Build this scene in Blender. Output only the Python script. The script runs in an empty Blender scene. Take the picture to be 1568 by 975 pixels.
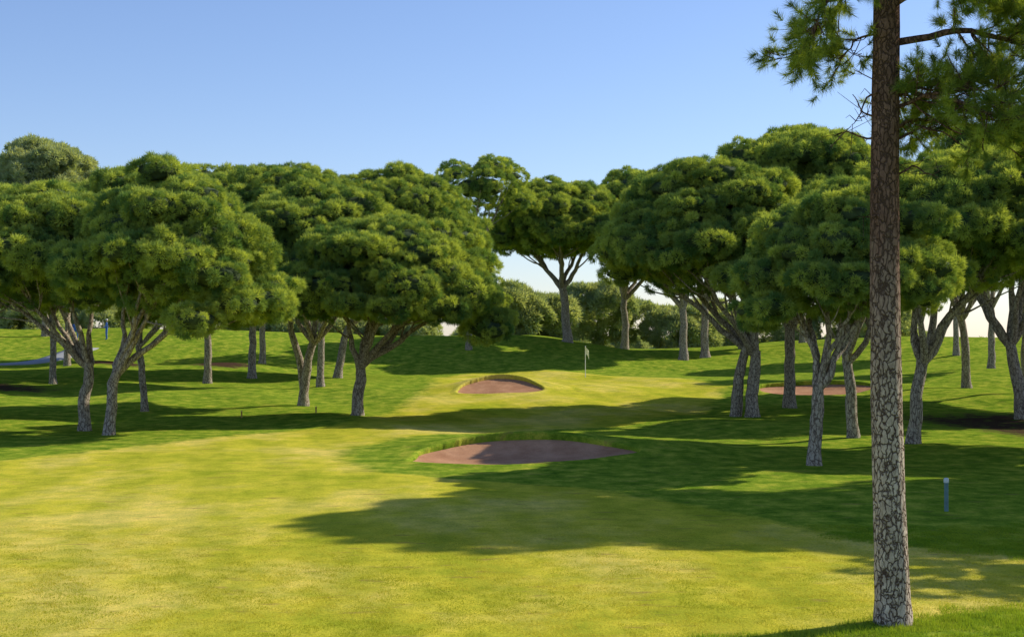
import bpy, math, random
import numpy as np
from mathutils import Vector

scene = bpy.context.scene
scene.view_settings.view_transform = 'Standard'
scene.view_settings.look = 'None'
scene.view_settings.exposure = 0

# ------------------------------------------------------------------ sun / sky
SUN_AZ = math.radians(64)      # from +Y towards +X
SUN_EL = math.radians(35)
sd = Vector((math.sin(SUN_AZ)*math.cos(SUN_EL), math.cos(SUN_AZ)*math.cos(SUN_EL), math.sin(SUN_EL)))
w = bpy.data.worlds.new("World"); scene.world = w; w.use_nodes = True
nt = w.node_tree
sky = nt.nodes.new("ShaderNodeTexSky"); sky.sky_type = 'NISHITA'; sky.sun_disc = False
sky.sun_elevation = SUN_EL; sky.sun_rotation = SUN_AZ
sky.air_density = 1.0; sky.dust_density = 0.25; sky.ozone_density = 3.2
bg = nt.nodes["Background"]; bg.inputs["Strength"].default_value = 0.14
tint = nt.nodes.new("ShaderNodeMix"); tint.data_type = 'RGBA'; tint.blend_type = 'MULTIPLY'; tint.inputs[0].default_value = 1
tint.inputs[7].default_value = (0.98, 0.97, 1.12, 1)
nt.links.new(sky.outputs[0], tint.inputs[6]); nt.links.new(tint.outputs[2], bg.inputs["Color"])
L = bpy.data.lights.new("sun", 'SUN'); L.energy = 5.0; L.angle = math.radians(0.5); L.color = (1.0, 0.93, 0.77)
lo = bpy.data.objects.new("sun", L); scene.collection.objects.link(lo)
lo.rotation_euler = sd.to_track_quat('Z', 'Y').to_euler(); lo.location = (40, 40, 60)

# ------------------------------------------------------------------ camera
cam = bpy.data.cameras.new("camera"); co = bpy.data.objects.new("camera", cam)
scene.collection.objects.link(co); scene.camera = co
cam.lens = 50; cam.sensor_width = 36; cam.clip_end = 8000
co.location = (0, 0, 3.5); co.rotation_euler = (math.radians(90.64), 0, 0)

# ------------------------------------------------------------------ helpers
def S(a, b, x):
    t = np.clip((np.asarray(x, float)-a)/(b-a), 0, 1); return t*t*(3-2*t)

def new_obj(name, data, parent=None):
    o = bpy.data.objects.new(name, data); scene.collection.objects.link(o)
    if parent: o.parent = parent
    return o
def empty(name, loc=(0,0,0)):
    e = bpy.data.objects.new(name, None); scene.collection.objects.link(e); e.location = loc
    e.empty_display_size = 0.3; return e

def mesh_np(name, V, F, smooth=False):
    V = np.asarray(V, np.float32); F = np.asarray(F, np.int32)
    me = bpy.data.meshes.new(name)
    me.vertices.add(len(V)); me.vertices.foreach_set("co", V.ravel())
    k = F.shape[1]
    me.loops.add(F.size); me.loops.foreach_set("vertex_index", F.ravel())
    me.polygons.add(len(F))
    me.polygons.foreach_set("loop_start", np.arange(0, F.size, k, dtype=np.int32))
    me.update(calc_edges=True)
    if smooth: me.polygons.foreach_set("use_smooth", np.ones(len(F), bool))
    return me

class NT:
    def __init__(s, name):
        s.m = bpy.data.materials.new(name); s.m.use_nodes = True; s.t = s.m.node_tree
        s.t.nodes.clear(); s.out = s.n("ShaderNodeOutputMaterial")
    def n(s, ty, **kw):
        x = s.t.nodes.new(ty)
        for k, v in kw.items(): setattr(x, k, v)
        return x
    def l(s, a, b): s.t.links.new(a, b)
    def ramp(s, fac, stops):
        r = s.n("ShaderNodeValToRGB"); e = r.color_ramp.elements
        while len(e) < len(stops): e.new(0.5)
        for i, (p, c) in enumerate(stops):
            e[i].position = p; e[i].color = (*c, 1) if len(c) == 3 else c
        s.l(fac, r.inputs[0]); return r.outputs[0]
    def noise(s, vec, scale, detail=4, rough=0.6):
        x = s.n("ShaderNodeTexNoise"); x.inputs["Scale"].default_value = scale
        x.inputs["Detail"].default_value = detail; x.inputs["Roughness"].default_value = rough
        if vec is not None: s.l(vec, x.inputs["Vector"])
        return x.outputs["Fac"]
    def mapping(s, vec, scale):
        m = s.n("ShaderNodeMapping"); m.inputs["Scale"].default_value = scale; s.l(vec, m.inputs["Vector"]); return m.outputs[0]
    def mix(s, fac, a, b, mode='MIX'):
        x = s.n("ShaderNodeMix", data_type='RGBA', blend_type=mode)
        for sock, v in ((x.inputs[0], fac), (x.inputs[6], a), (x.inputs[7], b)):
            if hasattr(v, "links"): s.l(v, sock)
            elif isinstance(v, (int, float)): sock.default_value = v
            else: sock.default_value = (*v, 1)
        return x.outputs[2]
    def math(s, op, a, b=None):
        x = s.n("ShaderNodeMath", operation=op)
        for sock, v in ((x.inputs[0], a), (x.inputs[1], b)):
            if v is None: continue
            if hasattr(v, "links"): s.l(v, sock)
            else: sock.default_value = v
        return x.outputs[0]

# ------------------------------------------------------------------ terrain
BUNK = [dict(cx=0.10, cy=40.7, a=2.85, b=2.5, mx=0.7, my=43.3, A=0.50, sx=4.0, sy=2.2, dep=0.30, ph=0.6, tail=0.16),
        dict(cx=-0.65, cy=75.9, a=2.10, b=2.0, mx=-0.5, my=77.9, A=0.85, sx=3.6, sy=2.2, dep=0.25, ph=2.0, tail=0.05),
        dict(cx=16.4, cy=77.0, a=3.1, b=2.6, mx=16.6, my=79.6, A=0.45, sx=4.5, sy=2.4, dep=0.25, ph=4.0, tail=0.1)]
def bwob(b, th):
    return 1 + 0.07*np.sin(2*th+b['ph']) + 0.05*np.sin(3*th+1.7*b['ph']) + 0.02*np.sin(7*th+b['ph']) + b['tail']*np.exp(-(np.mod(th+math.pi-0.15, 2*math.pi)-math.pi)**2/0.12) + b['tail']*0.6*np.exp(-(np.mod(th, 2*math.pi)-(math.pi+0.5))**2/0.10)
def bd(b, X, Y):
    u = (X-b['cx'])/b['a']; v = (Y-b['cy'])/b['b']
    return np.hypot(u, v)/bwob(b, np.arctan2(v, u))
def H0(X, Y):
    X = np.asarray(X, float); Y = np.asarray(Y, float)
    h = 0.6*S(58, 92, Y)
    crest = 2.75 - 1.35*S(1, 13, X) + 0.5*S(18, 40, X)
    h = h + crest*S(103, 130, Y)
    h = h + 0.65*S(-11, -32, X)*S(50, 95, Y)
    h = h + 0.7*S(14, 34, X)*S(38, 80, Y)
    h = h - 15*S(140, 330, Y)
    h = h + 0.10*np.sin(X*0.33+1.2)*np.sin(Y*0.19+0.4)*S(30, 60, Y) + 0.05*np.sin(X*0.9+Y*0.35)*S(34, 60, Y)
    h = h + 0.03*np.sin(X*0.5+0.3*Y)*S(10, 20, Y)
    h = h + 0.5*np.exp(-((X+21)/3.0)**2-((Y-104)/4.0)**2) + 0.5*np.exp(-((X+28)/3.5)**2-((Y-100)/3.5)**2)
    for b in BUNK:
        h = h + b['A']*np.exp(-((X-b['mx'])/b['sx'])**2-((Y-b['my'])/b['sy'])**2)
    return h
def gz(x, y): return float(H0(x, y))

def seg(a, b, d): return np.arange(a, b-1e-6, d)
xs = np.concatenate([-np.geomspace(3000, 62, 26), seg(-60, -18, .6), seg(-18, -5, .25), seg(-5, 6, .12), seg(6, 22, .25), seg(22, 60, .6), np.geomspace(60, 3000, 26)])
ys = np.concatenate([seg(-60, 10, 5), seg(10, 36, .25), seg(36, 48, .12), seg(48, 72, .3), seg(72, 84, .15), seg(84, 150, .5), np.geomspace(150, 5000, 60)])
XX, YY = np.meshgrid(xs, ys)
ZZ = H0(XX, YY)
V = np.stack([XX.ravel(), YY.ravel(), ZZ.ravel()], 1)
nx = len(xs); ny = len(ys)
idx = np.arange(nx*ny).reshape(ny, nx)
F = np.stack([idx[:-1,:-1].ravel(), idx[:-1,1:].ravel(), idx[1:,1:].ravel(), idx[1:,:-1].ravel()], 1)
fc = V[F].mean(1)
keep = np.ones(len(F), bool)
for b in BUNK: keep &= bd(b, fc[:,0], fc[:,1]) > 1.07
F = F[keep]

def fair_mask(X, Y):
    xr = np.interp(Y, [10, 19, 22.5, 24.1, 28.7, 32.7, 34.2, 36, 40, 44, 48, 52, 56, 62, 80, 92, 104], [9.5, 9.5, 8.1, 6.05, 4.15, 1.7, -.85, -3.3, -4.7, -5, -3.8, 0, 4.5, 8, 12, 11, 6])
    xl = np.interp(Y, [10, 34, 38, 44, 50, 54, 60, 80, 95, 104], [-40, -18, -15, -12, -9, -6.5, -5.5, -4.6, -5, -3])
    wd = 0.25 + 0.02*np.clip(Y, 0, 80)
    m = S(-1, 1, (xr-X)/wd)*S(-1, 1, (X-xl)/wd)
    m *= 1-S(104, 107, Y)
    m *= S(-0.3, 0.3, Y-(15.4+0.42*np.clip(X, -1, 9)))
    return m
def dirt_mask(X, Y):
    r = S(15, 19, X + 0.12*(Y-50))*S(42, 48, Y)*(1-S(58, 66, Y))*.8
    l = np.exp(-((X+29)/6)**2-((Y-76)/3)**2)*1.0
    l2 = np.exp(-((X+21)/2.5)**2-((Y-103)/2.5)**2)*1.2+np.exp(-((X+28)/3)**2-((Y-99)/2.5)**2)*1.1
    tb = np.exp(-(np.hypot(X-4.6, Y-17.2)/.38)**2)*.9
    return np.clip(r+l+l2+tb, 0, 1)
ground_me = mesh_np("ground", V, F, True)
def put_attrs(me, X, Y):
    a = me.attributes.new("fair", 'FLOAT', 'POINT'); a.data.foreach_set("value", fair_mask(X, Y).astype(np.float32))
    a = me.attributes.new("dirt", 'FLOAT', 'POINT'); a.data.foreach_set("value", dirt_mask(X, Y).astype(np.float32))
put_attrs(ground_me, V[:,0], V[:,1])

def grass_mat():
    g = NT("grass_turf")
    pos = g.n("ShaderNodeNewGeometry").outputs["Position"]
    fa = g.n("ShaderNodeAttribute", attribute_name="fair").outputs["Fac"]
    di = g.n("ShaderNodeAttribute", attribute_name="dirt").outputs["Fac"]
    big = g.noise(g.mapping(pos, (0.35, 0.22, 1)), 0.6, 5, .65)
    mid = g.noise(g.mapping(pos, (1, 0.8, 1)), 1.5, 5, .7)
    fine = g.noise(pos, 26, 3, .8)
    fcol = g.ramp(big, [(0.34, (0.37, 0.40, 0.03)), (0.48, (0.54, 0.49, 0.05)), (0.62, (0.69, 0.56, 0.13))])
    # faint mowing passes (nap direction of the turf)
    wv = g.n("ShaderNodeTexWave"); wv.inputs["Scale"].default_value = 0.16; wv.inputs["Distortion"].default_value = 1.2; wv.inputs["Detail"].default_value = 1
    mpn = g.n("ShaderNodeMapping"); mpn.inputs["Rotation"].default_value = (0, 0, math.radians(-12)); g.l(pos, mpn.inputs["Vector"]); g.l(mpn.outputs[0], wv.inputs["Vector"])
    fcol = g.mix(1.0, fcol, g.ramp(wv.outputs["Fac"], [(0.35, (0.92, 0.94, 0.92)), (0.65, (1.04, 1.03, 1.02))]), 'MULTIPLY')
    rcol = g.ramp(mid, [(0.28, (0.11, 0.20, 0.018)), (0.5, (0.22, 0.31, 0.028)), (0.72, (0.42, 0.42, 0.055))])
    edge = g.math('ADD', fa, g.math('MULTIPLY', g.math('SUBTRACT', mid, 0.5), 0.8))
    edge = g.ramp(edge, [(0.28, (0,0,0)), (0.72, (1,1,1))])
    col = g.mix(edge, rcol, fcol)
    v = g.ramp(fine, [(0.28, (0.5, 0.56, 0.5)), (0.5, (1, 1, 1)), (0.75, (1.25, 1.18, 1.15))])
    col = g.mix(1.0, col, v, 'MULTIPLY')
    v2 = g.ramp(mid, [(0.28, (0.64, 0.75, 0.64)), (0.6, (1.08, 1.06, 1.0))])
    col = g.mix(1.0, col, v2, 'MULTIPLY')
    sc = g.noise(g.mapping(pos, (0.9, 3.4, 1)), 1.0, 5, .68)
    scm = g.ramp(sc, [(0.59, (0,0,0)), (0.67, (1,1,1))])
    col = g.mix(g.math('MULTIPLY', scm, 0.6), col, (0.27, 0.17, 0.06))
    dirt_shade_col = g.ramp(fine, [(0.3, (0.04, 0.025, 0.016)), (0.6, (0.09, 0.055, 0.035)), (0.8, (0.17, 0.11, 0.07))])  # bare dirt, darkened so its colour carries the shade on the right patch
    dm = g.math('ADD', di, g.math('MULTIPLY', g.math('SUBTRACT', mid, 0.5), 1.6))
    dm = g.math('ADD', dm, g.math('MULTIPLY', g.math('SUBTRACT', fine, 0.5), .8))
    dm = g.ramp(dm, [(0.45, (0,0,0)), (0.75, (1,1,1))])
    col = g.mix(dm, col, dirt_shade_col)
    b = g.n("ShaderNodeBsdfDiffuse"); g.l(col, b.inputs["Color"])
    bp = g.n("ShaderNodeBump"); bp.inputs["Strength"].default_value = 0.6; bp.inputs["Distance"].default_value = 0.035
    g.l(fine, bp.inputs["Height"]); g.l(bp.outputs[0], b.inputs["Normal"])
    g.l(b.outputs[0], g.out.inputs[0]); return g.m
M_grass = grass_mat()
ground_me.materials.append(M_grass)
ground = new_obj("ground", ground_me)

def sand_mat():
    g = NT("bunker_sand")
    pos = g.n("ShaderNodeNewGeometry").outputs["Position"]
    n1 = g.noise(pos, 1.5, 5, .6); n2 = g.noise(pos, 25, 5, .7)
    c = g.ramp(n1, [(0.3, (0.40, 0.20, 0.11)), (0.7, (0.58, 0.32, 0.185))])
    c = g.mix(1.0, c, g.ramp(n2, [(0.3, (0.8, 0.8, 0.8)), (0.7, (1.12, 1.12, 1.12))]), 'MULTIPLY')
    b = g.n("ShaderNodeBsdfDiffuse"); g.l(c, b.inputs["Color"])
    bp = g.n("ShaderNodeBump"); bp.inputs["Strength"].default_value = 0.4; bp.inputs["Distance"].default_value = 0.03
    g.l(n2, bp.inputs["Height"]); g.l(bp.outputs[0], b.inputs["Normal"])
    g.l(b.outputs[0], g.out.inputs[0]); return g.m
M_sand = sand_mat()

for bi, b in enumerate(BUNK):
    NTH = 260
    th = np.linspace(0, 2*math.pi, NTH, endpoint=False)
    rim = 1 + 0.004*np.sin(th*41+1)+0.004*np.sin(th*67)+0.003*np.sin(th*97+2)
    back = np.clip(np.sin(th), 0, 1)
    rs = [0.0] + list(np.linspace(0.08, 0.97, 14)) + [1.012]
    rings = []
    for r in rs:
        rr = r*(rim if r > 0.9 else 1)
        x = b['cx']+b['a']*rr*bwob(b, th)*np.cos(th); y = b['cy']+b['b']*rr*bwob(b, th)*np.sin(th)
        z = H0(x, y) - b['dep']*(1-min(r, 1)**3) - 0.05 - .16*back*min(r*1.5, 1)
        rings.append(np.stack([x, y, z], 1))
    nS = len(rs)
    for r, dz in [(1.0, -0.25), (0.992, -0.03), (1.005, 0.03), (1.06, 0.03), (1.14, 0.010), (1.30, -0.05)]:
        rr = r*rim if r < 1.1 else r
        x = b['cx']+b['a']*rr*bwob(b, th)*np.cos(th); y = b['cy']+b['b']*rr*bwob(b, th)*np.sin(th)
        rings.append(np.stack([x, y, H0(x, y)+dz], 1))
    V2 = np.concatenate(rings)
    Fq = []; mi = []
    for k in range(len(rings)-1):
        if k == nS-1: continue
        for i in range(NTH):
            j = (i+1) % NTH
            Fq.append((k*NTH+i, k*NTH+j, (k+1)*NTH+j, (k+1)*NTH+i)); mi.append(0 if k < nS-1 else 1)
    Fq = np.array(Fq)[:, ::-1]
    me = mesh_np("sand_bunker", V2, Fq, True)
    put_attrs(me, V2[:,0], V2[:,1])
    me.materials.append(M_sand); me.materials.append(M_grass)
    me.polygons.foreach_set("material_index", np.array(mi, np.int32))
    me.update()
    if me.polygons[NTH*3].normal.z < 0: me.flip_normals()
    new_obj("sand_bunker", me)

# cart path
g = NT("path_concrete"); pos = g.n("ShaderNodeNewGeometry").outputs["Position"]
c = g.ramp(g.noise(pos, 3, 5), [(0.3, (0.28, 0.29, 0.30)), (0.7, (0.38, 0.38, 0.38))])
bb = g.n("ShaderNodeBsdfDiffuse"); g.l(c, bb.inputs["Color"]); g.l(bb.outputs[0], g.out.inputs[0])
pl = [(-50, 84), (-41, 93), (-37, 100), (-35, 108), (-34.5, 116)]
pts = []
for i in range(len(pl)-1):
    for t in np.linspace(0, 1, 12, endpoint=False):
        pts.append((pl[i][0]*(1-t)+pl[i+1][0]*t, pl[i][1]*(1-t)+pl[i+1][1]*t))
pts = np.array(pts); tn = np.gradient(pts, axis=0); tn /= np.linalg.norm(tn, axis=1)[:, None]
nrm = np.stack([-tn[:,1], tn[:,0]], 1)
rows = []
for off, dz in ((-1.1, -0.1), (-1.08, .04), (-.5, .05), (.5, .05), (1.08, .04), (1.1, -0.1)):
    p = pts+nrm*off; rows.append(np.stack([p[:,0], p[:,1], H0(p[:,0], p[:,1])+dz], 1))
n = len(pts); V2 = np.concatenate(rows)
Fq = np.array([(k*n+i, k*n+i+1, (k+1)*n+i+1, (k+1)*n+i) for k in range(5) for i in range(n-1)])
me = mesh_np("cart_path", V2, Fq, True)
if me.polygons[n*2].normal.z < 0: me.flip_normals()
me.materials.append(g.m); new_obj("cart_path", me)

# ------------------------------------------------------------------ bark
def bark_mat(name, scale, plate, plate2, fiss, top=None, bump=0.6, ew=(.02,.12), zs=.38, nz=.28):
    g = NT(name)
    tc = g.n("ShaderNodeTexCoord").outputs["Object"]
    wn = g.n("ShaderNodeTexNoise"); wn.inputs["Scale"].default_value = 9; wn.inputs["Detail"].default_value = 4; g.l(tc, wn.inputs["Vector"])
    warp = g.n("ShaderNodeVectorMath", operation='MULTIPLY_ADD'); g.l(wn.outputs["Color"], warp.inputs[0])
    warp.inputs[1].default_value = (0.12, 0.12, 0.3); g.l(tc, warp.inputs[2])
    mp = g.mapping(warp.outputs[0], (1, 1, zs))
    vo = g.n("ShaderNodeTexVoronoi", feature='DISTANCE_TO_EDGE'); vo.inputs["Scale"].default_value = scale; g.l(mp, vo.inputs["Vector"])
    n2 = g.noise(g.mapping(tc, (1, 1, .4)), 28, 4, .75)
    n3 = g.noise(g.mapping(tc, (1, 1, .4)), 9, 4, .7)
    pc = g.ramp(n3, [(0.32, plate2), (0.62, plate)])
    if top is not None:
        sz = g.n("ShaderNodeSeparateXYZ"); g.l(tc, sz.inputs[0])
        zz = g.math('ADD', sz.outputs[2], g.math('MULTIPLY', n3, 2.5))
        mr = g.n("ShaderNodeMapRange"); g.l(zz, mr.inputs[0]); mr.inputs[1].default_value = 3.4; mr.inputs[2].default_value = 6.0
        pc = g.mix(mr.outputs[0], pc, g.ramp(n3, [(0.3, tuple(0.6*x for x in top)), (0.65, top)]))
    pc = g.mix(1.0, pc, g.ramp(n2, [(0.25, (0.5,0.47,0.44)), (0.7, (1.22,1.22,1.22))]), 'MULTIPLY')
    ee = g.math('ADD', vo.outputs["Distance"], g.math('MULTIPLY', g.math('SUBTRACT', n2, .5), nz))
    e = g.ramp(ee, [(ew[0], (0,0,0)), (ew[1], (1,1,1))])
    col = g.mix(e, fiss, pc)
    b = g.n("ShaderNodeBsdfDiffuse"); g.l(col, b.inputs["Color"])
    bp = g.n("ShaderNodeBump"); bp.inputs["Strength"].default_value = bump; bp.inputs["Distance"].default_value = 0.025
    hh = g.math('ADD', e, g.math('MULTIPLY', n2, 0.4)); g.l(hh, bp.inputs["Height"]); g.l(bp.outputs[0], b.inputs["Normal"])
    g.l(b.outputs[0], g.out.inputs[0]); return g.m
M_bark = bark_mat("pine_bark", 10, (0.54, 0.465, 0.37), (0.33, 0.27, 0.21), (0.14, 0.105, 0.08))
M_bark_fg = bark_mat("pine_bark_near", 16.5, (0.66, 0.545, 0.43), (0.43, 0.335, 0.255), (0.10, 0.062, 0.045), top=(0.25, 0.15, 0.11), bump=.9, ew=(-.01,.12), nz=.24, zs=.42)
def simple(name, col, rough=.6, nz=0.15, sc=8):
    g = NT(name); pos = g.n("ShaderNodeTexCoord").outputs["Object"]
    k = g.noise(pos, sc, 4)
    c = g.ramp(k, [(0.3, tuple(x*(1-nz) for x in col)), (0.7, tuple(min(1, x*(1+nz)) for x in col))])
    b = g.n("ShaderNodeBsdfPrincipled"); g.l(c, b.inputs["Base Color"]); b.inputs["Roughness"].default_value = rough
    g.l(b.outputs[0], g.out.inputs[0]); return g.m

def needle_mat(name, dark, light, trans=0.35, tm=(1.6, 1.4, 0.45)):
    g = NT(name)
    oi = g.n("ShaderNodeObjectInfo").outputs["Random"]
    col = g.ramp(oi, [(0.0, dark), (1.0, light)])
    d = g.n("ShaderNodeBsdfDiffuse"); g.l(col, d.inputs["Color"])
    t = g.n("ShaderNodeBsdfTranslucent"); tcol = g.mix(1.0, col, tm, 'MULTIPLY'); g.l(tcol, t.inputs["Color"])
    mx = g.n("ShaderNodeMixShader"); mx.inputs[0].default_value = trans; g.l(d.outputs[0], mx.inputs[1]); g.l(t.outputs[0], mx.inputs[2])
    g.l(mx.outputs[0], g.out.inputs[0]); return g.m
M_needle = needle_mat("pine_needles", (0.115, 0.22, 0.075), (0.48, 0.56, 0.13), .38, (1.5, 1.35, .5))
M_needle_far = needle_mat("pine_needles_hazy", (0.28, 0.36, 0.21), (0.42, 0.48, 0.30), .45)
M_needle_fg = needle_mat("pine_needles_near", (0.11, 0.18, 0.05), (0.32, 0.40, 0.08), .42)
M_blade_f = needle_mat("fairway_blades", (0.39, 0.41, 0.03), (0.65, 0.56, 0.08), .35, (1.1, 1.1, .6))
M_blade_r = needle_mat("rough_blades", (0.18, 0.30, 0.02), (0.36, 0.42, 0.04), .4, (1.2, 1.2, .6))
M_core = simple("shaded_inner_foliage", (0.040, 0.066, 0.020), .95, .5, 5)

# ------------------------------------------------------------------ foliage sources
def clump_mesh(name, seed, nbl, rad, bl, bw, mat):
    r = np.random.default_rng(seed)
    d = r.normal(size=(nbl*3, 3)); d /= np.linalg.norm(d, axis=1)[:, None]
    d = d[d[:,2] > -.35][:nbl]; m = len(d)
    lump = 1+.22*np.sin(d[:,:1]*6+seed)*np.cos(d[:,1:2]*5+seed*2)
    P = d*rad*lump*(.45+.45*r.random((m,1)))*np.array([1.08, 1.08, .8])
    D = d+r.normal(size=(m, 3))*.42+np.array([0,0,.3]); D /= np.linalg.norm(D, axis=1)[:, None]
    ln = bl*(0.6+0.7*r.random((m, 1)))
    sd_ = np.cross(D, r.normal(size=D.shape)); sd_ /= np.linalg.norm(sd_, axis=1)[:, None]
    Vv = np.stack([P-sd_*bw*.5, P+sd_*bw*.5, P+D*ln], 1).reshape(-1, 3)
    me = mesh_np(name, Vv, np.arange(len(Vv)).reshape(-1, 3))
    me.materials.append(mat); return me
def src_collection(name, meshes):
    c = bpy.data.collections.new(name)
    for i, me in enumerate(meshes):
        c.objects.link(bpy.data.objects.new(me.name, me))
    return c
C_pine = src_collection("pine_clumps", [clump_mesh("needle_clump_%d" % i, i+1, 300, .25, .15, .029, M_needle) for i in range(7)])
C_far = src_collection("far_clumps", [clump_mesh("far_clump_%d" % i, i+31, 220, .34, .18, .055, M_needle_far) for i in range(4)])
def tuft_mesh(name, seed, mat):
    r = np.random.default_rng(seed); n_ = 110
    t = r.random((n_,1)); P = np.array([[0, 0, 1.]])*t*0.12
    az = r.random(n_)*2*math.pi; sp = np.radians(r.uniform(15, 75, n_))
    D = np.stack([np.sin(sp)*np.cos(az), np.sin(sp)*np.sin(az), np.cos(sp)], 1)
    ln = r.uniform(.09, .16, (n_,1)); s_ = np.cross(D, r.normal(size=D.shape)); s_ /= np.linalg.norm(s_, axis=1)[:,None]
    bw = .0055
    Vv = np.stack([P-s_*bw*.5, P+s_*bw*.5, P+D*ln-np.array([0,0,.01])], 1).reshape(-1,3)
    me = mesh_np(name, Vv, np.arange(len(Vv)).reshape(-1,3)); me.materials.append(mat); return me
C_tuft = src_collection("needle_tufts", [tuft_mesh("needle_tuft_%d" % i, i+70, M_needle_fg) for i in range(5)])
def turf_mesh(name, seed, mat, n_, h, bw, size=.5):
    r = np.random.default_rng(seed)
    P = np.stack([r.uniform(-size, size, n_), r.uniform(-size, size, n_), np.full(n_, -.004)], 1)
    lump = .55+.9*(0.5+0.5*np.sin(P[:,:1]*11+seed)*np.sin(P[:,1:2]*9+2*seed))
    D = np.concatenate([r.normal(size=(n_,2))*.42, np.ones((n_,1))], 1); D /= np.linalg.norm(D, axis=1)[:,None]
    a = r.random(n_)*math.pi; s_ = np.stack([np.cos(a), np.sin(a), 0*a], 1)
    Vv = np.stack([P-s_*bw*.5, P+s_*bw*.5, P+D*h*lump*r.uniform(.6, 1.3, (n_,1))], 1).reshape(-1,3)
    me = mesh_np(name, Vv, np.arange(len(Vv)).reshape(-1,3)); me.materials.append(mat); return me
C_tf = src_collection("fairway_turf", [turf_mesh("fairway_turf_%d" % i, i+90, M_blade_f, 1200, .022, .009) for i in range(4)])
C_tr = src_collection("rough_turf", [turf_mesh("rough_turf_%d" % i, i+95, M_blade_r, 1800, .06, .009) for i in range(4)])

def scatter_group(coll):
    ng = bpy.data.node_groups.new("scatter_"+coll.name, 'GeometryNodeTree')
    ng.interface.new_socket("Geometry", in_out='INPUT', socket_type='NodeSocketGeometry')
    ng.interface.new_socket("Geometry", in_out='OUTPUT', socket_type='NodeSocketGeometry')
    gi = ng.nodes.new('NodeGroupInput'); go = ng.nodes.new('NodeGroupOutput')
    ci = ng.nodes.new('GeometryNodeCollectionInfo'); ci.inputs['Collection'].default_value = coll
    ci.inputs['Separate Children'].default_value = True; ci.inputs['Reset Children'].default_value = True
    ip = ng.nodes.new('GeometryNodeInstanceOnPoints'); ip.inputs['Pick Instance'].default_value = True
    ng.links.new(gi.outputs[0], ip.inputs['Points']); ng.links.new(ci.outputs[0], ip.inputs['Instance'])
    def na(nm, ty):
        x = ng.nodes.new('GeometryNodeInputNamedAttribute'); x.data_type = ty; x.inputs['Name'].default_value = nm
        return [o for o in x.outputs if o.enabled and o.name == 'Attribute'][0]
    ng.links.new(na("idx", 'INT'), ip.inputs['Instance Index'])
    ng.links.new(na("rot", 'FLOAT_VECTOR'), ip.inputs['Rotation'])
    ng.links.new(na("scl", 'FLOAT_VECTOR'), ip.inputs['Scale'])
    ng.links.new(ip.outputs[0], go.inputs[0]); return ng
G = {c.name: scatter_group(c) for c in (C_pine, C_far, C_tuft, C_tf, C_tr)}
def scatter(name, P, N, scl, coll, rng, parent=None, rotz=None):
    me = bpy.data.meshes.new(name); n_ = len(P)
    me.vertices.add(n_); me.vertices.foreach_set("co", np.asarray(P, np.float32).ravel())
    N = N/np.linalg.norm(N, axis=1)[:, None]
    rot = np.stack([np.zeros(n_), np.arccos(np.clip(N[:,2], -1, 1)), np.arctan2(N[:,1], N[:,0])], 1)
    if rotz is not None: rot = np.stack([0*rotz, 0*rotz, rotz], 1)
    a = me.attributes.new("rot", 'FLOAT_VECTOR', 'POINT'); a.data.foreach_set("vector", rot.astype(np.float32).ravel())
    sc = np.repeat(scl[:, None], 3, 1) if scl.ndim == 1 else scl
    a = me.attributes.new("scl", 'FLOAT_VECTOR', 'POINT'); a.data.foreach_set("vector", sc.astype(np.float32).ravel())
    a = me.attributes.new("idx", 'INT', 'POINT'); a.data.foreach_set("value", rng.integers(0, 1000, n_).astype(np.int32))
    me.update()
    o = new_obj(name, me, parent)
    md = o.modifiers.new("scatter", 'NODES'); md.node_group = G[coll.name]
    return o

# near turf
rng = np.random.default_rng(3)
gx, gy = np.meshgrid(np.arange(-11, 12, .8), np.arange(13, 26, .8))
gx = gx.ravel()+rng.uniform(-.2,.2,gx.size); gy = gy.ravel()+rng.uniform(-.2,.2,gy.size)
k = (np.abs(gx) < gy*.37+.8); gx, gy = gx[k], gy[k]
fm = fair_mask(gx, gy) > .5
for nm, mk, cc in (("fairway_grass", fm, C_tf), ("rough_grass", ~fm, C_tr)):
    P = np.stack([gx[mk], gy[mk], H0(gx[mk], gy[mk])], 1)
    sc = np.stack([np.ones(mk.sum()), np.ones(mk.sum()), np.interp(P[:,1], [13, 20, 26], [1, .9, .35])], 1)
    scatter(nm, P, np.tile([0,0,1.], (len(P),1)), sc, cc, rng, None, rng.random(len(P))*6.28)

def thin(P, N, dmin):
    cell = {}; keep = []
    q = np.floor(P/dmin).astype(int); Pl = P.tolist(); d2 = dmin*dmin
    nb = [(a,b,c) for a in (-1,0,1) for b in (-1,0,1) for c in (-1,0,1)]
    for i in range(len(P)):
        a, b_, c_ = q[i]; ok = True; p = Pl[i]
        for da, db, dc in nb:
            for j in cell.get((a+da,b_+db,c_+dc), ()):
                r = Pl[j]
                if (r[0]-p[0])**2+(r[1]-p[1])**2+(r[2]-p[2])**2 < d2: ok = False; break
            if not ok: break
        if ok: cell.setdefault((a,b_,c_), []).append(i); keep.append(i)
    return P[keep], N[keep]

import bmesh
bm = bmesh.new(); bmesh.ops.create_icosphere(bm, subdivisions=3, radius=1)
ICO_V = np.array([v.co[:] for v in bm.verts]); ICO_F = np.array([[v.index for v in f.verts] for f in bm.faces]); bm.free()
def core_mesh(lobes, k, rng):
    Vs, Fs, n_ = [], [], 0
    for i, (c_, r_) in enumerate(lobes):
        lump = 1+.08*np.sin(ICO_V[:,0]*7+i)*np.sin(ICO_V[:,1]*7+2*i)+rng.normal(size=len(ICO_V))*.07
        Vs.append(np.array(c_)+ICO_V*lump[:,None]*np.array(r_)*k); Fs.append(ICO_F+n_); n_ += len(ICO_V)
    me = mesh_np("inner_foliage", np.concatenate(Vs), np.concatenate(Fs)); me.materials.append(M_core); return me

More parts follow.
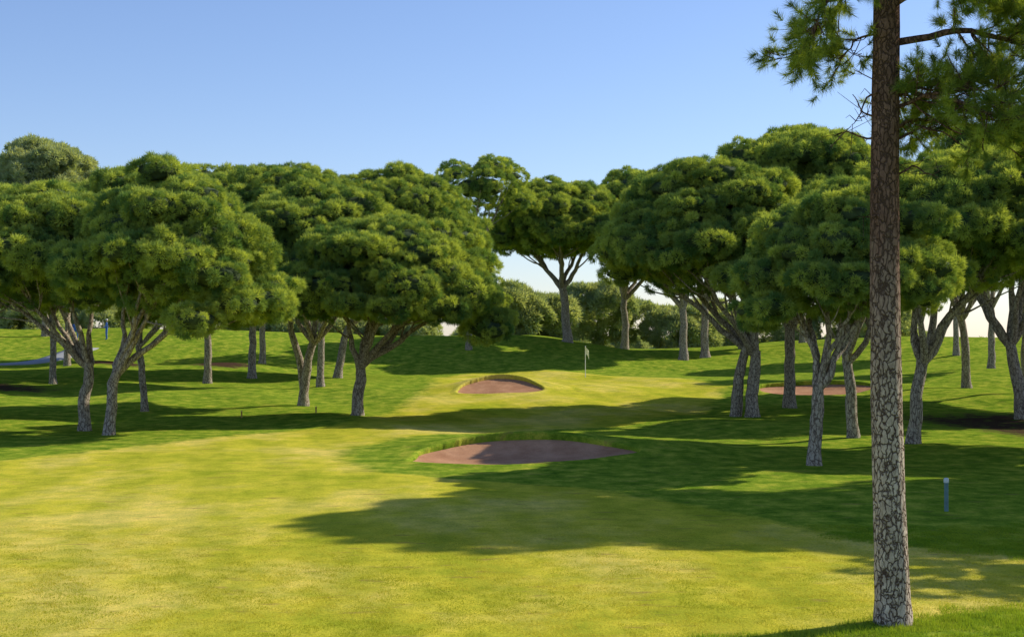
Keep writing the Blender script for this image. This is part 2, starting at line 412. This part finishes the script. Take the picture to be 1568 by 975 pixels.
def lobe_points(lobes, rng, dens, under=.22, bump=.14, dmin=None):
    Ps, Ns = [], []
    C = np.array([l[0] for l in lobes]); R = np.array([l[1] for l in lobes])
    for i in range(len(lobes)):
        a, b_, c_ = R[i]
        n_ = int(dens*2*math.pi*a*b_*1.45)
        d = rng.normal(size=(n_, 3)); d /= np.linalg.norm(d, axis=1)[:, None]
        k = (d[:,2] > -0.15) | (rng.random(n_) < under)
        d = d[k]
        rr = 1 + bump*np.sin(d[:,0]*7+i)*np.sin(d[:,1]*7+2*i) + rng.normal(size=len(d))*.06 + (rng.random(len(d)) < .08)*rng.uniform(.05,.17,len(d))
        p = C[i]+R[i]*d*rr[:, None]
        q = np.linalg.norm((p[:, None, :]-C[None])/R[None], axis=2); q[:, i] = 9
        k = q.min(1) > 0.88
        Ps.append(p[k]); nn = d/R[i]; nn /= np.linalg.norm(nn, axis=1)[:, None]; Ns.append(nn[k])
    P, N = np.concatenate(Ps), np.concatenate(Ns)
    if dmin:
        o = rng.permutation(len(P)); P, N = thin(P[o], N[o], dmin)
    return P, N

class Tubes:
    def __init__(s): s.V = []; s.F = []; s.n = 0
    def add(s, pts, rad, sides=8, rng=None, rough=0.0):
        pts = np.array(pts, float); rad = np.array(rad, float); m = len(pts)
        tg = np.gradient(pts, axis=0); tg /= np.linalg.norm(tg, axis=1)[:, None]+1e-9
        ref = np.array([0.3, 1, 0.1]) if abs(tg[:,1]).mean() < .8 else np.array([1, 0.2, .1])
        u = np.cross(tg, ref); u /= np.linalg.norm(u, axis=1)[:, None]; v = np.cross(tg, u)
        th = np.linspace(0, 2*math.pi, sides, endpoint=False)
        ring = (u[:, None]*np.cos(th)[None, :, None]+v[:, None]*np.sin(th)[None, :, None])
        rr = rad[:, None]*np.ones((m, sides))
        if rough and rng is not None: rr *= 1+rough*rng.normal(size=(m, sides))
        P = pts[:, None]+ring*rr[..., None]
        i, j = np.meshgrid(np.arange(m-1), np.arange(sides), indexing='ij'); j2 = (j+1) % sides
        s.F.append(np.stack([i*sides+j, i*sides+j2, (i+1)*sides+j2, (i+1)*sides+j], -1).reshape(-1, 4)+s.n)
        s.V.append(P.reshape(-1, 3)); s.n += m*sides
    def obj(s, name, mat, parent):
        me = mesh_np(name, np.concatenate(s.V), np.concatenate(s.F), True); me.materials.append(mat)
        return new_obj(name, me, parent)
def bez(p0, p1, p2, n_):
    t = np.linspace(0, 1, n_)[:, None]; p0, p1, p2 = map(np.array, (p0, p1, p2))
    return (1-t)**2*p0+2*t*(1-t)*p1+t*t*p2
def wiggle(p, rng, a):
    w_ = rng.normal(size=p.shape)*a; w_[0] = 0; w_[-1] = 0
    w_[1:-1] = (w_[1:-1]+w_[:-2]+w_[2:])/2
    return p+w_

def stone_pine(x, y, top, R, cdx=0, cdy=0, bot=None, tr=.22, seed=0, nl=22, fork=.42, lean=(0,0), dm=.31, cs=1.0, droop=.0, Ry=None, limbs=5, coll=None, under=.45, twin=None, lobe_r=(.18,.30), zexp=.5, core=.76):
    rng = np.random.default_rng(seed); coll = coll or C_pine
    z0 = gz(x, y); e = empty("stone_pine_tree", (x, y, z0))
    bot = top*.48 if bot is None else bot
    Ry = Ry or R; hgt = top-bot
    lobes = []; tries = 0; cen = []
    while len(lobes) < nl*1.5 and tries < 4000:
        tries += 1
        rr = math.sqrt(rng.random())*1.0; a = rng.random()*2*math.pi
        lr = R*rng.uniform(*lobe_r); lz = min(lr*rng.uniform(.36, .54), hgt*.34)
        ro = min(rr, 1-lr/R*.95); px, py = ro*math.cos(a), ro*math.sin(a)
        if any(math.hypot(px-c[0], py-c[1]) < .15+.1*rng.random() for c in cen): continue
        q = math.hypot(px, py)/(1-lobe_r[0]*.9)
        pz = bot+lz*.7+(hgt-lz*1.75)*max(0, 1-min(q,1)**2)**zexp + rng.normal()*.05*hgt - droop*max(0, px)*hgt
        cen.append((px, py)); lobes.append(((cdx+px*R, cdy+py*Ry, pz), (lr, lr*Ry/R, lz)))
    lobes.append(((cdx, cdy, bot+hgt*.48), (R*.72, Ry*.72, hgt*.33)))
    P, N = lobe_points(lobes, rng, 14/(cs*cs), under, dmin=dm*cs)
    N2 = N+np.array([0, 0, .5])+rng.normal(size=N.shape)*.15
    scl = cs*rng.uniform(.62, 1.25, len(P))
    scatter("foliage", P, N2, scl, coll, rng, e)
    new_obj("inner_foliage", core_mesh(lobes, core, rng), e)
    T = Tubes(); zf = bot*fork/.42*.62
    fk = np.array([lean[0], lean[1], zf])
    tp = wiggle(bez((0,0,-.25), (lean[0]*.15, lean[1]*.15, zf*.55), fk, 10), rng, tr*.2)
    rd = np.linspace(tr, tr*.78, 10); rd[0] = tr*1.45; rd[1] = tr*1.12
    T.add(tp, rd, 12, rng, .05)
    if twin:
        f2 = fk+np.array([twin[2], twin[3], .4])
        T.add(wiggle(bez((twin[0], twin[1], -.25), (twin[0], twin[1], zf*.5), f2, 10), rng, tr*.12), np.linspace(tr*.95, tr*.65, 10), 10, rng, .05)
        T.add(wiggle(bez(f2-np.array([0,0,.1]), f2+np.array([twin[2]*.3, 0, bot*.3]), f2*.3+np.array([cdx, cdy, bot+hgt*.3])*.7, 8), rng, .05), np.linspace(tr*.64, tr*.2, 8), 8, rng, .05)
    mains = []
    a0 = rng.random()*6.28
    for k in range(limbs):
        a = a0+k*2*math.pi/limbs+rng.normal()*.25
        q = rng.uniform(.35, .6)
        end = np.array([cdx+R*q*math.cos(a), cdy+Ry*q*math.sin(a), bot+hgt*rng.uniform(.25, .4)])
        mid = fk*.55+end*.45+np.array([0, 0, -0.02*top+rng.normal()*.1])
        p = wiggle(bez(fk-np.array([0,0,tr*.6]), mid, end, 10), rng, .09)
        T.add(p, np.linspace(tr*.6, tr*.18, 10), 8, rng, .05); mains.append(p)
    end = np.array([cdx, cdy, bot+hgt*.6]); p = wiggle(bez(fk-np.array([0,0,tr*.6]), fk*.5+end*.5, end, 9), rng, .08)
    T.add(p, np.linspace(tr*.6, tr*.2, 9), 8, rng, .05); mains.append(p)
    for c_, r_ in lobes:
        if rng.random() < .45: continue
        c_ = np.array(c_); best = min(mains, key=lambda m: np.linalg.norm(m[6][:2]-c_[:2]))
        st = best[rng.integers(4, 9)]
        en = c_+np.array([0, 0, -.1*r_[2]])
        mid = (st+en)/2+np.array([0, 0, -.12*np.linalg.norm(en-st)])+rng.normal(size=3)*.12
        p = wiggle(bez(st, mid, en, 7), rng, .06); T.add(p, np.linspace(tr*.18, tr*.05, 7), 5)
    T.obj("trunk_and_limbs", M_bark, e)
    return e

# left group
stone_pine(-14.1, 49.8, 9.1, 4.2, 2.2, 0.6, 3.6, .21, 11, 30, lean=(.25,.1), droop=.24, cs=.88)
stone_pine(-15.8, 52.6, 9.1, 4.0, -1.9, 0.3, 4.0, .22, 12, 24, lean=(.15,.0), cs=.9)
stone_pine(-16.4, 63.5, 9.6, 3.6, 0.4, .6, 4.7, .17, 13, 18, lean=(-.3, 0))
stone_pine(-25.8, 80, 10.9, 4.6, -1.0, 0, 5.0, .2, 14, 18, cs=1.25)
stone_pine(-18.0, 84, 12.8, 5.4, -3.4, 0, 6.0, .24, 15, 20, cs=1.25)
stone_pine(-17.0, 93, 13.8, 6.6, 2.4, 0, 6.6, .26, 16, 24, cs=1.3)
stone_pine(-19.0, 108, 14.8, 6.4, -2.6, 0, 7.0, .24, 17, 20, cs=1.5)
stone_pine(-6.5, 59.5, 8.15, 4.9, 1.5, 0.2, 3.4, .26, 18, 38, lean=(.15,0), droop=.2, limbs=6, cs=.86)
stone_pine(-9.9, 67.5, 10.4, 4.6, .8, 0, 5.0, .23, 19, 24, lean=(.5,0), twin=(.05,.3,-1.1,.2), cs=1.05)
stone_pine(-11.0, 82, 11.2, 4.6, -1, 0, 6.0, .22, 20, 18, cs=1.25)
stone_pine(-11.9, 97, 14.4, 6.6, 4.3, 1.0, 6.2, .28, 21, 30, lean=(1.0,.1), droop=.24, cs=1.3)
stone_pine(-22.5, 58, 9.6, 4.6, 0, 0, 4.4, .22, 22, 20, cs=1.05)
stone_pine(-31, 74, 11.0, 5.0, 0, 0, 5.0, .24, 23, 18, cs=1.25)
stone_pine(-30, 96, 12.0, 5.2, 0, 0, 6.0, .22, 24, 18, cs=1.4)
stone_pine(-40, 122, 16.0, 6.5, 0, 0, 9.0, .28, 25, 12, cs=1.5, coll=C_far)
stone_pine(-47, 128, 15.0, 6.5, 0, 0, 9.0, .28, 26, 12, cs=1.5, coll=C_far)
# centre
stone_pine(-3.6, 118, 16.0, 4.8, 0.9, 0, 11.0, .24, 27, 11, cs=1.3, dm=.40, lobe_r=(.19,.27), core=.5, under=.3)
stone_pine(4.9, 126, 13.9, 7.2, -.5, 0, 6.8, .42, 28, 26, lean=(-.5,0), cs=1.45, fork=.5)
stone_pine(10.6, 134, 16.4, 6.4, 1.0, 0, 7.8, .36, 61, 20, cs=1.6)
stone_pine(14.2, 118, 15.4, 6.0, -1.0, 0, 7.2, .36, 29, 20, cs=1.5)
stone_pine(16.3, 120, 14.6, 5.5, .6, 0, 7.6, .36, 30, 18, cs=1.5)
stone_pine(21, 129, 14.0, 6.0, 0, 0, 7.4, .36, 62, 18, cs=1.6)
# right group
stone_pine(10.2, 60.5, 10.9, 4.8, -1.8, 0.3, 4.5, .28, 41, 36, lean=(.15,0), droop=-.12, limbs=6, twin=(-.65,.4,-.3,.1), cs=.95)
stone_pine(13.0, 66.5, 13.2, 5.3, .6, 0, 6.0, .28, 42, 32, cs=1.05)
stone_pine(8.1, 38.1, 7.3, 3.0, .9, 0.4, 3.5, .19, 43, 28, lean=(.1,0), cs=.70, droop=-.1, limbs=5)
stone_pine(11.4, 47.6, 8.4, 3.4, .2, 0, 4.2, .2, 44, 20, lean=(-.2,0), cs=.85)
stone_pine(12.8, 45.4, 9.3, 4.2, 1.5, 0.2, 4.3, .22, 45, 28, lean=(.3,0), cs=.85)
stone_pine(16.9, 66, 10.2, 4.2, 0, 0, 5.2, .2, 46, 18, cs=1.1)
stone_pine(20.8, 58, 11.6, 4.8, -.3, 0, 5.0, .26, 47, 24, lean=(-.5,0), cs=1.05)
stone_pine(24.3, 76, 12.2, 5.0, 0, 0, 6.0, .24, 48, 20, lean=(-.3,0), cs=1.25)
stone_pine(25.6, 71, 11.2, 4.8, 1.5, 0, 6.0, .22, 49, 18, cs=1.25)
# taller trees outside the frame on the right: they throw the fairway shadows
stone_pine(20.6, 37.2, 17.4, 4.8, 0, 0, 12.2, .3, 51, 14, cs=1.3)
stone_pine(24.5, 46.0, 13.0, 4.6, 0, 0, 7.4, .26, 52, 18, cs=1.6)
stone_pine(19.5, 32.4, 12.6, 3.8, 0, 0, 8.0, .26, 57, 13, cs=1.2)
stone_pine(27.0, 38.0, 15.0, 4.6, 0, 0, 9.0, .28, 58, 18, cs=1.6)
stone_pine(17.5, 25.6, 9.0, 2.7, 0, 0, 6.0, .2, 53, 10, dm=.55, core=.5)
stone_pine(29, 64, 12, 4.8, 0, 0, 6.2, .26, 59, 18, cs=1.6)
stone_pine(31, 92, 13, 5.5, 0, 0, 6.4, .24, 54, 18, cs=1.6)
stone_pine(35, 112, 14, 6, 0, 0, 7, .24, 55, 18, cs=1.8)
stone_pine(27, 132, 14, 6, 0, 0, 7, .3, 56, 18, cs=1.8)

# distant tree masses
rng = np.random.default_rng(5)
lobes = []
def mass(x, y, ztop, r, n_=6):
    zb = gz(x, y)
    for k in range(n_):
        lr = r*rng.uniform(.4, .6)
        hh = max(1.5, (ztop-zb))
        lobes.append(((x+rng.normal()*r*.45, y+rng.normal()*r*.3, ztop-lr*.7-abs(rng.normal())*hh*.28), (lr, lr, lr*.8)))
for x, y, zt, r in [(-1.5,150,9.2,4.5),(3,155,7.5,4.0),(9,158,8.6,4.6),(13,162,7.2,4.0),(18,160,6.5,4),(24,165,7.2,4.5),(31,170,7.0,5),(38,170,7.6,5),(46,175,8,5),
                    (-12,172,5.0,3.5),(-20,172,5.2,4),(-27,170,5.6,4),(-36,172,6.6,5),(-46,160,7.5,5.0),(-54,158,8.0,5.5),(-51,150,6.5,4),(-60,165,8,6)]:
    mass(x, y, zt, r)
for x in np.arange(-130, 131, 8.5):
    if rng.random() < .9: mass(x+rng.normal()*2, 250+rng.normal()*12, rng.uniform(2.0, 5.5), 6, 5)
P, N = lobe_points(lobes, rng, 1.6, .3)
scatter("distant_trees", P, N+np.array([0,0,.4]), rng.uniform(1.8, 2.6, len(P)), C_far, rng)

# ------------------------------------------------------------------ foreground pine
rng = np.random.default_rng(77)
bx, by = 4.6, 17.2; z0 = gz(bx, by)
fp = empty("pine_tree", (bx, by, z0))
T = Tubes()
zs = np.concatenate([[-.2, 0, .12, .3], np.arange(.6, 13.2, .3)])
cx = -0.06*np.sin(zs*.42)-0.012*zs*.6
rad = np.interp(zs, [-.2, 0, .3, 1, 7.5, 13.2], [.27, .235, .21, .195, .155, .04])
T.add(np.stack([cx, 0*zs, zs], 1), rad, 40, rng, .018)
def tr_at(z): return np.array([-0.06*math.sin(z*.42)-0.0072*z, 0, z])
TP, TN = [], []
def live_branch(pts, r0, tw=14, spread=.55, tt=5, t0=.25):
    pts = np.array(pts, float)
    t = np.linspace(0, 1, len(pts)); tt_ = np.linspace(0, 1, 16)
    p = np.stack([np.interp(tt_, t, pts[:,k]) for k in range(3)], 1)
    p[1:-1] = (p[:-2]+p[1:-1]*2+p[2:])/4; p = wiggle(p, rng, .025)
    T.add(p, np.linspace(r0, r0*.25, 16), 7, rng, .05)
    for k in range(tw):
        i = int((t0+(1-t0)*rng.random())*15)
        d = p[min(i+1, 15)]-p[max(i-1, 0)]; d /= np.linalg.norm(d)
        q = d*.7+rng.normal(size=3)*np.array([.6,.7,.5]); q /= np.linalg.norm(q)
        ln = spread*rng.uniform(.5, 1.3)
        e2 = p[i]+q*ln+np.array([0,0,.05]); m2 = p[i]+q*ln*.5+np.array([0,0,-.06])
        tw_ = wiggle(bez(p[i], m2, e2, 6), rng, .015); T.add(tw_, np.linspace(r0*.28, .005, 6), 4)
        for j in range(tt):
            f = rng.uniform(.35, 1); c_ = tw_[int(f*5)]
            if j == 0: c_ = tw_[-1]
            q2 = q+rng.normal(size=3)*.65; q2 /= np.linalg.norm(q2)
            s2 = c_+q2*rng.uniform(.05, .2)
            if j: T.add(np.array([c_, (c_+s2)/2, s2]), [.005, .004, .003], 3)
            TP.append(s2); TN.append(q2+np.array([0,0,.25]))
B = [
 ([(0,0,8.2),(-.45,-.2,7.95),(-.85,-.3,7.5),(-1.05,-.4,7.0)], .035, 22, .42, 5, .3),
 ([(0,0,7.9),(-.4,.3,7.7),(-.8,.5,7.3),(-1.0,.6,6.95)], .03, 20, .40, 5, .35),
 ([(0,0,7.2),(-.35,.25,7.1),(-.6,.4,6.75)], .02, 10, .35, 4, .4),
 ([(0,0,7.0),(.7,-.2,7.15),(1.6,-.3,6.95),(2.4,-.4,6.5)], .05, 26, .55, 6, .35),
 ([(0,0,6.35),(.55,.2,6.6),(1.2,.3,6.6),(2.1,.4,6.25)], .045, 32, .5, 6, .2),
 ([(0,0,6.2),(.3,-.3,6.35),(.8,-.5,6.35),(1.5,-.6,6.1)], .03, 26, .42, 6, .15),
 ([(0,0,6.0),(.4,.3,6.1),(1.0,.5,6.1),(1.9,.6,5.9)], .03, 26, .42, 6, .15),
 ([(0,0,6.5),(.6,-.5,6.2),(1.2,-.8,6.0),(1.9,-1.0,5.9)], .03, 22, .42, 6, .35),
 ([(0,0,8.4),(.9,-.2,8.2),(1.7,-.3,7.5),(2.2,-.4,6.9)], .05, 26, .5, 6, .35),
 ([(0,0,7.6),(.6,.5,7.9),(1.4,.8,7.8),(2.2,1.0,7.4)], .045, 26, .5, 6, .3),
 ([(0,0,7.5),(.5,-.3,7.7),(1.2,-.4,7.6),(2.0,-.5,7.3)], .035, 24, .5, 6, .3),
 ([(0,0,7.4),(.4,-.6,7.6),(.9,-1.2,7.5)], .03, 14, .45, 5, .4),
 ([(0,0,6.6),(.25,.8,6.7),(.5,1.6,6.5)], .035, 16, .5, 5, .3),
 ([(0,0,8.0),(-.2,-.8,8.1),(-.5,-1.4,7.8)], .03, 14, .5, 5, .4)]
for pts, r0, tw, sp, tt, t0 in B: live_branch(pts, r0, tw, sp, tt, t0)
for k in range(14):
    z = 8.6+k*.33; a = k*2.4; ln = 2.6*(1-(z-8.6)/7)
    q = np.array([math.cos(a), math.sin(a), 0])
    live_branch([tr_at(z), tr_at(z)+q*ln*.5+np.array([0,0,.3]), tr_at(z)+q*ln+np.array([0,0,.35])], .04, 14, .5, 5, .35)
for pts in [[(0,0,6.35),(-.2,-.1,6.38),(-.36,-.12,6.3),(-.42,-.12,6.12),(-.5,-.15,6.0)], [(0,0,5.95),(-.25,.1,5.85),(-.55,.15,5.95),(-.72,.1,5.75)],
            [(0,0,5.6),(-.15,-.1,5.45),(-.25,-.15,5.1)], [(0,0,5.8),(.3,-.1,5.95),(.6,-.2,5.9),(.85,-.2,5.7)], [(0,0,6.0),(-.3,.1,6.15),(-.45,.1,6.4)],
            [(0,0,5.4),(.25,-.1,5.5),(.5,-.2,5.35)], [(0,0,6.6),(.3,-.1,6.2),(.7,-.2,5.9),(1.1,-.2,5.85)], [(0,0,4.9),(-.16,-.1,4.95),(-.28,-.15,4.85)]]:
    p = np.array(pts); t = np.linspace(0,1,len(p)); q = np.linspace(0,1,12)
    p = wiggle(np.stack([np.interp(q,t,p[:,k]) for k in range(3)],1), rng, .012)
    T.add(p, np.linspace(.018,.005,12), 5)
    for k in range(5):
        i = rng.integers(4, 11); T.add(np.array([p[i], p[i]+rng.normal(size=3)*.08, p[i]+rng.normal(size=3)*.14]), [.007,.005,.003], 3)
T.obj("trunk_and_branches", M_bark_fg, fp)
TP = np.array(TP); TN = np.array(TN)
scatter("needles", TP, TN, rng.uniform(.8, 1.25, len(TP)), C_tuft, rng, fp)

# ------------------------------------------------------------------ golf flag
def lathe(T, prof, x=0, y=0, sides=16):
    T.add(np.array([(x, y, z) for z, r in prof]), [r for z, r in prof], sides)
fx, fy = 4.95, 96.0
e = empty("golf_flag", (fx, fy, gz(fx, fy)))
T = Tubes(); lathe(T, [(-.1,.025),(.0,.025),(1.0,.025),(2.02,.022),(2.03,.03),(2.06,.035),(2.09,.03),(2.11,.004)]); T.obj("pole", simple("flag_pole_paint", (.8,.8,.75)), e)
nu, nv = 14, 10; Vf = []
for i in range(nu):
    u = i/(nu-1)
    for j in range(nv):
        v = j/(nv-1)
        Vf.append((.02+.34*u*(1-.35*u), .05*math.sin(u*9+v*2)*u, 2.0-.12*u-(.42+.12*u)*v - .18*u*u))
Ff = [(i*nv+j, (i+1)*nv+j, (i+1)*nv+j+1, i*nv+j+1) for i in range(nu-1) for j in range(nv-1)]
me = mesh_np("flag", Vf, Ff, True); me.materials.append(simple("flag_cloth", (.85,.85,.6))); new_obj("flag", me, e)

def stake(x, y, h, r, col, capcol, name):
    e = empty(name, (x, y, gz(x, y)))
    T = Tubes(); lathe(T, [(-.1,r),(0,r),(.02,r),(h*.84,r),(h*.85,r*1.02)]); T.obj("post", simple("stake_paint", col, .5, .2), e)
    T = Tubes(); lathe(T, [(h*.85,r*1.15),(h*.86,r*1.2),(h*.96,r*1.2),(h*.985,r*1.0),(h,r*.4),(h,.001)]); T.obj("cap", simple("stake_cap_paint", capcol, .5), e)
stake(8.6, 28.2, .66, .042, (.12,.22,.22), (.62,.66,.62), "marker_post")
stake(-11.4, 60, .30, .03, (.5,.25,.05), (.6,.5,.2), "marker_stake")
stake(-8.4, 61, .28, .03, (.3,.15,.05), (.6,.5,.2), "marker_stake")

def golfer(x, y, rot, shirt):
    e = empty("golfer", (x, y, gz(x, y))); e.rotation_euler = (0, 0, rot)
    me = bpy.data.meshes.new("body")
    v = [(0,0,.95),(0,0,1.15),(0,0,1.40),(0,.02,1.50),(.18,0,1.40),(.26,-.05,1.15),(.2,-.22,1.0),(-.18,0,1.40),(-.26,-.05,1.15),(-.2,-.22,1.0),
         (.1,0,.9),(.13,-.03,.5),(.14,.02,.08),(.15,-.13,.04),(-.1,0,.9),(-.13,-.03,.5),(-.15,.02,.08),(-.16,-.13,.04)]
    ed = [(0,1),(1,2),(2,3),(2,4),(4,5),(5,6),(2,7),(7,8),(8,9),(0,10),(10,11),(11,12),(12,13),(0,14),(14,15),(15,16),(16,17)]
    me.from_pydata(v, ed, []); o = new_obj("body", me, e)
    me.materials.append(shirt)
    sk = o.modifiers.new("skin", 'SKIN')
    rr = [.15,.14,.15,.06,.075,.05,.035,.075,.05,.035,.095,.07,.05,.045,.095,.07,.05,.045]
    for i, r in enumerate(rr): me.skin_vertices[0].data[i].radius = (r, r*.8)
    me.skin_vertices[0].data[0].use_root = True
    sb = o.modifiers.new("sub", 'SUBSURF'); sb.levels = 2; sb.render_levels = 2
    T = Tubes(); lathe(T, [(1.50,.045),(1.55,.07),(1.60,.088),(1.66,.095),(1.70,.09)]); T.obj("head", simple("skin_tone", (.45,.28,.2)), e)
    T = Tubes(); lathe(T, [(1.68,.105),(1.72,.102),(1.76,.07),(1.78,.001)]); T.obj("cap", simple("cap_cloth", (.7,.7,.7)), e)
M_bl = simple("blue_shirt", (.04,.14,.5))
golfer(-36.5, 119, .4, M_bl); golfer(-34.2, 120, -1.2, M_bl)
